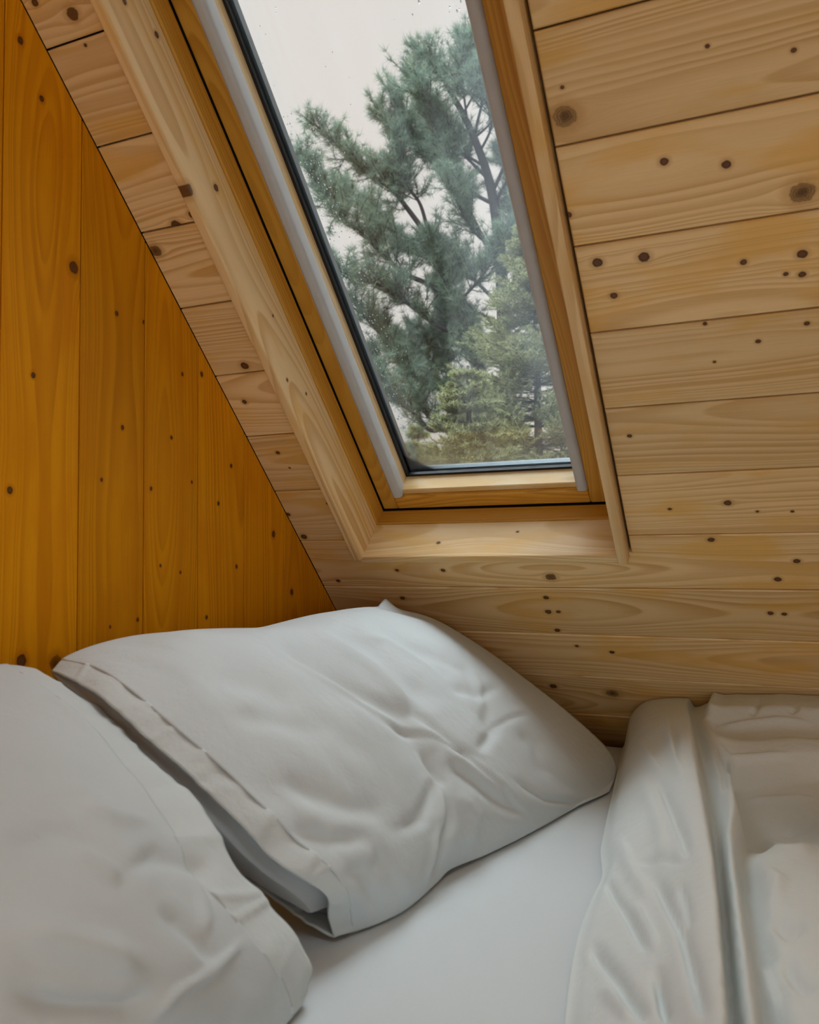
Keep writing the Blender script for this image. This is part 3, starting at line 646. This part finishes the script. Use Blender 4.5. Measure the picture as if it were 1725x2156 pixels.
PST1 = [([(0,1640),(110,1620),(200,1640),(270,1690)], 26, .006, .3), ([(150,1690),(230,1720),(320,1735)], 16, -.005, .3), ([(140,1790),(210,1830),(260,1860)], 20, -.007, .3),
 ([(0,1960),(120,1975),(240,2010),(330,2060)], 34, -.010, .3), ([(240,1850),(330,1800),(420,1830),(430,1920)], 22, .007, .3), ([(330,1900),(420,1980),(470,2040)], 18, .006, .3),
 ([(0,2090),(130,2110),(260,2120),(360,2080)], 22, .008, .3), ([(400,1830),(420,1900),(440,1980)], 12, -.005, .3), ([(80,1440),(180,1520),(260,1610),(330,1690)], 10, -.002, .2),
 ([(310,2156),(380,2090),(450,2045),(520,1975)], 9, -.005, .2), ([(0,1800),(120,1760),(230,1770)], 26, .005, .3)]
def noise1(u, v): return 0.0030 * vnoise(u * 7 + 13, v * 5 + 4) + 0.0022 * vnoise(u * 16 + v * 5, v * 10 - u * 6 + 5)
pil1 = empty('pillow', Matrix.Translation(tuple(B1)))
tag(pil1, 'white pillow nearest the camera at lower left, hem towards the propped pillow', 'pillow', 'pillows at the head of the bed')
T1, Bk1, uv1, nu, nv, ul, vl = make_pillow(pil1, P1, n1, B1, 0.035, PST1, noise1, .07, True, 1, 1.15)
T1g, B1g = T1.reshape(nu, nv, 3), Bk1.reshape(nu, nv, 3)
case(pil1, T1g, B1g, int(.07 * (nu - 1)) + 1, B1, 1)
insert(pil1, T1g, B1g, ul, B1, .12, .95, -0.01)

# --- duvet: thrown-back heap on the right, lofted over rails that run away from the camera
RAILS = [  # each rail: (px, py, height above the mattress), far to near
 [(1312,1570,.012),(1304,1600,.012),(1292,1660,.012),(1276,1730,.012),(1264,1790,.012),(1270,1842,.014),(1246,1890,.012),(1222,1950,.012),(1206,2020,.012),(1194,2100,.012),(1186,2190,.012),(1178,2300,.012)],
 [(1327,1508,.088),(1333,1570,.068),(1328,1640,.060),(1312,1740,.052),(1305,1840,.050),(1285,1930,.046),(1268,2030,.046),(1256,2140,.046),(1250,2250,.046)],
 [(1366,1480,.124),(1382,1560,.106),(1388,1650,.100),(1390,1760,.096),(1392,1860,.094),(1388,1960,.092),(1388,2060,.092),(1392,2160,.092),(1396,2280,.092)],
 [(1442,1482,.136),(1454,1560,.136),(1468,1640,.138),(1484,1720,.140),(1498,1800,.142),(1507,1880,.142),(1513,1960,.142),(1521,2050,.142),(1529,2150,.142),(1536,2260,.142)],
 [(1456,1500,.116),(1471,1560,.104),(1487,1640,.094),(1501,1720,.086),(1511,1800,.082),(1518,1880,.082),(1525,1970,.084),(1533,2070,.087),(1541,2160,.09),(1549,2280,.09)],
 [(1480,1502,.128),(1505,1560,.124),(1532,1625,.122),(1546,1690,.116),(1536,1745,.112),(1541,1810,.116),(1549,1880,.120),(1561,1970,.124),(1573,2060,.128),(1585,2150,.130),(1600,2280,.13)]]
def smooth_rail(y, pts, yl):
    o = np.argsort(y); v = np.interp(yl, y[o], pts[o]); k = np.hanning(23); k /= k.sum(); return np.convolve(np.pad(v, 11, 'edge'), k, 'valid')
def pchip(xk, yk, x):
    """monotone cubic across one row"""
    h = np.diff(xk); d = np.diff(yk) / h; m = np.zeros(len(xk))
    for i in range(1, len(xk) - 1):
        if d[i - 1] * d[i] > 0: w1, w2 = 2 * h[i] + h[i - 1], h[i] + 2 * h[i - 1]; m[i] = (w1 + w2) / (w1 / d[i - 1] + w2 / d[i])
    m[0], m[-1] = d[0], d[-1]
    i = np.clip(np.searchsorted(xk, x) - 1, 0, len(h) - 1); t = (x - xk[i]) / h[i]
    return (1 + 2 * t) * (1 - t) ** 2 * yk[i] + t * (1 - t) ** 2 * h[i] * m[i] + t * t * (3 - 2 * t) * yk[i + 1] + t * t * (t - 1) * h[i] * m[i + 1]
def make_duvet():
    root = empty('duvet', Matrix.Translation((1.2, 1.2, MT)))
    tag(root, 'off-white rumpled duvet pushed back in deep folds on the right of the bed', 'duvet')
    nx, ny = 330, 400; xb, ya, yb = 2.02, 0.42, 2.06
    yl = np.linspace(ya, yb, ny); RXs, RHs = [], []
    for rl in RAILS:
        p = np.array([at_z(px, py, MT + h) for px, py, h in rl]); hh = np.array([h for _, _, h in rl])
        RXs.append(smooth_rail(p[:, 1], p[:, 0], yl)); RHs.append(smooth_rail(p[:, 1], hh, yl))
    # profile of the right half along the bed: near bulge, hollow, then two cross folds under the roof
    ky = [.42, .65, .9, 1.02, 1.12, 1.22, 1.32, 1.50, 1.54, 1.605, 1.645, 1.685, 1.75, 1.79, 1.83, 1.88, 1.96, 2.01, 2.06]
    kh = [.10, .110, .112, .108, .098, .088, .084, .082, .084, .120, .128, .122, .100, .122, .152, .155, .157, .13, .09]
    f = np.interp(yl, ky, kh); kk = np.hanning(9); kk /= kk.sum(); f = np.convolve(np.pad(f, 4, 'edge'), kk, 'valid')
    hol = np.exp(-((yl - 1.38) / .15) ** 2)
    sx = RXs[-1]
    RXs += [sx + .014 + .012 * hol, sx + .036 + .050 * hol, sx + .16, np.full(ny, 1.55), np.full(ny, xb)]
    near = sstep(1.25, 1.05, yl)
    RHs += [f - .030 * near - .072 * hol, f - .004 - .055 * hol, f + .004, f * .95, f * .8]
    a = np.linspace(0, 1, nx) ** 1.3
    X = np.zeros((nx, ny)); Z = np.zeros((nx, ny))
    for j in range(ny):
        xk = np.array([r[j] for r in RXs]); hk = np.array([r[j] for r in RHs])
        for i in range(1, len(xk)): xk[i] = max(xk[i], xk[i - 1] + .004)
        X[:, j] = xk[0] + (xb - xk[0]) * a; Z[:, j] = pchip(xk, hk, X[:, j])
    kz = np.array([.25, .5, .25])
    Y = np.broadcast_to(yl, X.shape); x, y, h = X.ravel(), Y.ravel(), Z.ravel()
    P = np.stack([x, y, MT + h], 1); q = to_px(P)
    h = h + 1.9 * strokes(q, DST) + 0.0022 * vnoise(x * 14, y * 9) + 0.0012 * vnoise(x * 34 + y * 8, y * 22)
    dl = (X - X[:1]).ravel(); h = h * sstep(-.010, .02, dl) + .010 * (1 - sstep(-.010, .02, dl))
    far = sstep(yb, yb - .07, y); h = np.maximum(h, .010); h = .008 + (h - .008) * far ** .6
    P = roof_clamp(np.stack([x, y, MT + h], 1), .006)
    P[:, 2] = np.maximum(P[:, 2], MT + .005)
    o = mesh_obj('duvet_cover', P - np.array([1.2, 1.2, MT]), grid_faces(nx, ny), M_DUV, root, True)
    m = o.modifiers.new('thickness', 'SOLIDIFY'); m.thickness = 0.004; m.offset = -1
DST = [
 ([(1400,1500),(1412,1560),(1440,1650)], 10, .005, .3), ([(1340,1620),(1375,1700),(1395,1780),(1390,1850)], 14, .004, .3), ([(1300,1760),(1330,1840),(1370,1900)], 12, .004, .3), ([(1260,2080),(1300,2120),(1330,2156)], 10, .005, .3),
 ([(1500,1560),(1525,1620),(1530,1680)], 7, -.006, .3), ([(1515,1560),(1540,1620),(1545,1670)], 6, .005, .3), ([(1600,1780),(1660,1800),(1725,1790)], 14, .006, .3), ([(1640,1760),(1700,1740),(1725,1735)], 9, -.004, .3),
 ([(1500,1600),(1590,1595),(1680,1590)], 8, .004, .3), ([(1490,1540),(1560,1530),(1640,1520),(1725,1525)], 7, .005, .3), ([(1640,2000),(1680,2060),(1725,2090)], 16, -.006, .3), ([(1600,2040),(1620,2100),(1640,2156)], 14, .005, .3),([(1385,1630),(1410,1690),(1440,1760),(1455,1820)], 9, -.006, .25), ([(1340,1560),(1370,1600),(1400,1640)], 10, .004, .3),
 ([(1340,1815),(1400,1808),(1455,1815)], 7, -.004, .3), ([(1365,1830),(1400,1880),(1440,1960),(1465,2050),(1490,2156)], 12, -.008, .2), ([(1430,1850),(1445,1900),(1460,1960)], 8, -.005, .3),
 ([(1275,1845),(1300,1890),(1335,1950),(1370,2010)], 9, -.006, .2), ([(1240,1980),(1290,2040),(1340,2110),(1370,2156)], 13, -.008, .2), ([(1385,2030),(1395,2090),(1410,2156)], 12, -.010, .3),
 ([(1330,1900),(1360,1960),(1385,2010)], 9, .005, .3), ([(1420,1520),(1425,1570),(1432,1620)], 6, -.003, .3), ([(1600,1830),(1640,1860),(1625,1900)], 16, .004, .3),
 ([(1620,1920),(1660,1960),(1700,1940)], 18, -.006, .3), ([(1560,1690),(1640,1684),(1725,1682)], 6, .004, .25), ([(1580,1510),(1600,1480),(1605,1465)], 7, -.004, .3), ([(1660,1500),(1685,1485)], 7, -.004, .3)]
make_duvet()

# ------------------------------------------------------------------ outside
GZ = -3.2
gnd = boxes('ground', [(-40, 40, 3.2, 80, GZ - .2, GZ)], M_GRASS); tag(gnd, kind='structure')

def tube(pts, r0, r1, n=7):
    pts = np.asarray(pts, float); V, F = [], []
    for i, p in enumerate(pts):
        t = pts[min(i + 1, len(pts) - 1)] - pts[max(i - 1, 0)]; t /= np.linalg.norm(t) + 1e-9
        a = np.cross(t, [0.3, 0.2, 1.0]); a /= np.linalg.norm(a) + 1e-9; b = np.cross(t, a); r = r0 + (r1 - r0) * i / (len(pts) - 1)
        for k in range(n): an = 2 * math.pi * k / n; V.append(p + r * (math.cos(an) * a + math.sin(an) * b))
    for i in range(len(pts) - 1):
        for k in range(n): F.append((i * n + k, i * n + (k + 1) % n, (i + 1) * n + (k + 1) % n, (i + 1) * n + k))
    F.append(tuple(range(n - 1, -1, -1))); F.append(tuple((len(pts) - 1) * n + k for k in range(n)))
    return V, F
def smooth_line(pts, n):
    pts = np.asarray(pts, float); t = np.linspace(0, len(pts) - 1, n); o = []
    for q in t:
        i = min(int(q), len(pts) - 2); f = q - i; p0, p1, p2, p3 = pts[max(i - 1, 0)], pts[i], pts[i + 1], pts[min(i + 2, len(pts) - 1)]
        o.append(.5 * ((2 * p1) + (p2 - p0) * f + (2 * p0 - 5 * p1 + 4 * p2 - p3) * f * f + (3 * p1 - p0 - 3 * p2 + p3) * f ** 3))
    return np.array(o)
class Bunch:
    def __init__(s): s.V = []; s.F = []; s.n = 0
    def add(s, v, f):
        s.V.append(np.asarray(v, float)); s.F += [tuple(i + s.n for i in q) for q in f]; s.n += len(v)
def needles_mesh(name, P, D, L, Wd, mat, parent, org):
    """one slim three-sided blade for each needle"""
    P = np.asarray(P); D = np.asarray(D); D = D / (np.linalg.norm(D, axis=1, keepdims=True) + 1e-9)
    rs = np.random.RandomState(9); r = rs.normal(size=P.shape); S = np.cross(D, r); S /= np.linalg.norm(S, axis=1, keepdims=True) + 1e-9
    L = np.asarray(L)[:, None]; Wd = np.asarray(Wd)[:, None]
    V = np.stack([P - S * Wd, P + S * Wd, P + D * L], 1).reshape(-1, 3) - org
    n = len(P); me = bpy.data.meshes.new(name); me.vertices.add(3 * n); me.vertices.foreach_set('co', V.ravel().astype(np.float32))
    me.loops.add(3 * n); me.loops.foreach_set('vertex_index', np.arange(3 * n, dtype=np.int32)); me.polygons.add(n)
    me.polygons.foreach_set('loop_start', np.arange(0, 3 * n, 3, dtype=np.int32)); me.update(calc_edges=True); me.validate()
    me.materials.append(mat); o = bpy.data.objects.new(name, me); COL.objects.link(o); o.parent = parent; o['kind'] = 'stuff'; return o

def make_pine():
    D0 = 7.5; rs = np.random.RandomState(21)
    def P(px, py, dy=0.0): return at_y(px, py, D0 + dy)
    base = P(1075, 905); base_g = np.array([base[0] + .15, base[1], GZ])
    root = empty('pine_tree', Matrix.Translation(tuple(base_g)))
    tag(root, 'tall blue-green pine tree with open needled crown outside the skylight', 'tree')
    tr = smooth_line([base_g, base, P(1062, 700), P(1052, 520), P(1030, 380), P(985, 260), P(930, 160), P(897, 85)], 40)
    v, f = tube(tr, .085, .010, 10); mesh_obj('trunk', np.array(v) - base_g, f, M_BARK, root, True)
    limbs = [  # (pixel polyline, depth shift at tip, start radius)
     ([(1068,880),(1005,765),(985,700),(962,640),(930,575),(905,505)], -.2, .062), ([(905,505),(870,455),(825,400),(770,362),(715,310),(664,262)], -.3, .03),
     ([(962,640),(905,600),(850,575),(805,535),(760,490),(715,450),(640,345)], -.5, .03), ([(905,505),(885,430),(850,380),(838,300),(800,245)], .2, .022),
     ([(1052,560),(1000,470),(960,380),(900,330),(862,270),(828,200)], .3, .03), ([(985,700),(930,690),(860,640),(800,600),(740,590),(700,560)], -.7, .028),
     ([(1040,860),(915,880),(870,800),(800,700),(770,670),(735,640)], -.6, .045), ([(935,900),(905,905),(870,868),(835,845),(800,800)], -.9, .03),
     ([(1000,760),(960,700),(935,660),(925,600)], .5, .02), ([(1058,650),(1010,600),(960,560),(900,545),(840,520)], .6, .022), ([(1040,430),(990,400),(950,340),(905,240)], -.4, .02),
     ([(1048,500),(1090,440),(1110,380),(1130,320)], .2, .02), ([(1000,280),(1020,200),(1040,130)], .1, .015), ([(960,210),(925,160),(885,120)], .1, .012), ([(985,260),(975,170),(985,110)], -.2, .012),
     ([(1058,650),(1100,600),(1140,540),(1160,480)], -.3, .022), ([(905,505),(860,500),(800,470),(740,420),(690,400)], .7, .02), ([(962,640),(1000,600),(1030,560),(1060,500)], -.5, .018),
     ([(870,800),(835,800),(790,760),(760,740)], -.3, .016), ([(1030,380),(980,330),(935,300),(890,300)], .5, .018), ([(930,160),(900,170),(870,160)], 0, .01), ([(1062,700),(1010,660),(960,680),(900,720),(850,720)], .4, .02),
     ([(1010,320),(1035,260),(1010,180)], -.4, .014), ([(1055,600),(1085,520),(1080,420),(1060,330)], .5, .02),
     ([(1062,720),(1110,680),(1150,640),(1180,600)], .6, .02), ([(1066,800),(1120,760),(1170,700),(1200,660)], .3, .02), ([(1040,400),(1070,320),(1075,230),(1060,160)], .3, .018),
     ([(1050,520),(1010,500),(975,450),(950,400)], -.6, .016), ([(1062,700),(1000,720),(940,760),(880,760),(830,740)], .8, .018), ([(1068,830),(1000,830),(930,820),(860,790)], .9, .018),
     ([(1040,430),(1075,360),(1070,280),(1045,200)], -.5, .016), ([(1000,290),(1040,250),(1050,200),(1030,120)], .5, .013), ([(1050,520),(1095,470),(1110,400),(1100,340)], .8, .016), ([(975,240),(1000,190),(1005,130),(990,95)], .4, .011),
     ([(1020,350),(960,310),(920,250),(890,200)], -.6, .014), ([(1058,640),(1090,570),(1105,510),(1110,450)], -.6, .016)]
    tw = Bunch(); NP, ND, NL, NW = [], [], [], []
    def tuft(p, d, n=22, L=.085):
        d = d / (np.linalg.norm(d) + 1e-9)
        r = rs.normal(size=(n, 3)) * .62 + d * .75; r /= np.linalg.norm(r, axis=1, keepdims=True)
        NP.append(np.repeat(p[None], n, 0) + rs.normal(size=(n, 3)) * .008); ND.append(r); NL.append(L * rs.uniform(.7, 1.2, n)); NW.append(np.full(n, .0024))
    upv = np.array([0, 0, 1.0])
    for pl, dz, r0 in limbs:
        n = len(pl); pts = [P(x, y, dz * (i / (n - 1)) ** 1.2) for i, (x, y) in enumerate(pl)]
        L = smooth_line(pts, 6 * n); v, f = tube(L, r0, .006, 6); mesh_obj('branch', np.array(v) - base_g, f, M_BARK, root, True)
        seg = np.linalg.norm(np.diff(L, axis=0), axis=1); tot = seg.sum(); cum = np.r_[0, np.cumsum(seg)] / tot
        nt = max(20, int(tot / .022))
        for j in range(nt):
            s = rs.uniform(.22, 1.0) if j > 1 else 1.0; i = min(np.searchsorted(cum, s), len(L) - 1); p = L[i]; t = L[i] - L[max(i - 2, 0)]; t /= np.linalg.norm(t) + 1e-9
            d = t * rs.uniform(.5, 1.0) + rs.normal(size=3) * np.array([.55, .75, .40]) + upv * rs.uniform(.0, .5); d /= np.linalg.norm(d)
            ln = rs.uniform(.16, .46) * (1.1 - .5 * s)
            q = [p]
            for k in range(4): d = d + upv * .13 + rs.normal(size=3) * .13; d /= np.linalg.norm(d); q.append(q[-1] + d * ln / 4)
            q = np.array(q); v, f = tube(q, .006, .0025, 3); tw.add(v, f)
            for k in range(1, 5):
                tuft(q[k], q[k] - q[k - 1], 24 if k == 4 else 15)
                if k < 4 and rs.rand() < .75:
                    d2 = (q[k] - q[k - 1]) / ln * 4 + rs.normal(size=3) * .7 + upv * .25; d2 /= np.linalg.norm(d2); l2 = ln * rs.uniform(.25, .5)
                    q2 = np.array([q[k], q[k] + d2 * l2 * .5, q[k] + (d2 + upv * .15) * l2]); v, f = tube(q2, .004, .002, 3); tw.add(v, f)
                    tuft(q2[1], d2, 12); tuft(q2[2], d2 + upv * .3, 20)
    o = mesh_obj('twigs', np.concatenate(tw.V) - base_g, tw.F, M_BARK, root); o['kind'] = 'stuff'
    needles_mesh('needles', np.concatenate(NP), np.concatenate(ND), np.concatenate(NL), np.concatenate(NW), M_PINE, root, base_g)
make_pine()

def make_spruce(name, label, top, base_xy, n_whorl, rmax, seed, mat, needle=.028, group='spruces close to the skylight', dens=1.0, wid=.0022):
    rs = np.random.RandomState(seed); g = np.array([base_xy[0], base_xy[1], GZ]); top = np.asarray(top)
    root = empty(name, Matrix.Translation(tuple(g))); tag(root, label, 'tree', group)
    v, f = tube(smooth_line([g, (g + top) / 2, top], 14), .09, .008, 8); mesh_obj('trunk', np.array(v) - g, f, M_BARK, root, True)
    H = top[2] - GZ; zlow = 0.35
    tw = Bunch(); NP, ND, NL, NW = [], [], [], []
    def dress(q, dn):
        seg = np.diff(q, axis=0); ln = np.linalg.norm(seg, axis=1)
        for a, s, l in zip(q[:-1], seg, ln):
            n = max(3, int(l * dn * dens)); t = rs.rand(n)[:, None]; d = s / (l + 1e-9)
            r = rs.normal(size=(n, 3)) * .75 + d * .65 + np.array([0, 0, .12]); NP.append(a + s * t); ND.append(r); NL.append(needle * rs.uniform(.7, 1.15, n)); NW.append(np.full(n, wid))
    for k in range(n_whorl):
        zf = (k + rs.rand() * .6) / n_whorl; z = top[2] - .04 - (top[2] - zlow) * zf ** 1.05; R = rmax * (0.07 + .93 * min(1, (top[2] - z) / (rmax * 2.6)) ** .9)
        ax = g[:2] + (top[:2] - g[:2]) * ((z - GZ) / H)
        for b in range(rs.randint(8, 12)):
            an = rs.uniform(0, 2 * math.pi); d = np.array([math.cos(an), math.sin(an), .18]); p = np.array([ax[0], ax[1], z]); q = [p]; r = R * rs.uniform(.7, 1.08)
            for i in range(6): d = d + np.array([0, 0, -.07 if i < 3 else .10]) + rs.normal(size=3) * .05; q.append(q[-1] + d / np.linalg.norm(d) * r / 6)
            q = np.array(q); v, f = tube(q, .010 * min(1, r), .003, 4); tw.add(v, f); dress(q[1:], 420)
            for i in range(2, 7):
                for sd in (-1, 1):
                    for rep in range(2):
                        if rs.rand() < .12: continue
                        t = q[i] - q[i - 1]; t /= np.linalg.norm(t); side = np.cross(t, [0, 0, 1.0]) * sd; dd = t * .8 + side * rs.uniform(.5, 1.0) + np.array([0, 0, rs.uniform(-.3, .25)])
                        dd /= np.linalg.norm(dd); l2 = r * (.34 - .035 * i) * rs.uniform(.5, 1.1) + .03; st = q[i - 1] + (q[i] - q[i - 1]) * (rs.rand() if rep else 1)
                        q2 = np.array([st, st + dd * l2 * .5, st + dd * l2 + np.array([0, 0, l2 * .12])]); v, f = tube(q2, .003, .0015, 3); tw.add(v, f); dress(q2, 520)
    o = mesh_obj('branches', np.concatenate(tw.V) - g, tw.F, M_BARK, root); o['kind'] = 'stuff'
    needles_mesh('needles', np.concatenate(NP), np.concatenate(ND), np.concatenate(NL), np.concatenate(NW), mat, root, g)
t1 = at_y(1125, 455, 5.9); make_spruce('spruce_tree', 'taller yellow-green spruce behind the right edge of the skylight', t1, (t1[0] + .02, t1[1]), 46, 1.15, 4, M_SPRUCE)
t2 = at_y(985, 770, 4.2); make_spruce('spruce_tree', 'shorter spruce with bright shoots at the bottom of the skylight glass', t2, (t2[0] + .05, t2[1]), 26, .62, 8, M_SPRUCE)
for px, py, Y, sd, lab in ((880, 895, 12.4, 31, 'added distant spruce at the lower left corner of the skylight glass'), (985, 872, 14.9, 32, 'added distant spruce behind the shorter near spruce'),
                           (1085, 850, 17.4, 33, 'added distant spruce behind the taller near spruce'), (1180, 820, 19.9, 34, 'added distant spruce farthest right behind the skylight')):
    tt = at_y(px, py, Y); make_spruce('spruce_tree', lab, tt, (tt[0], tt[1]), 16, 1.05, sd, M_SPRUCE, .10, 'added spruces filling the low reflections in the glass', .16, .010)  # added trees standing in for reddish reflections low in the glass
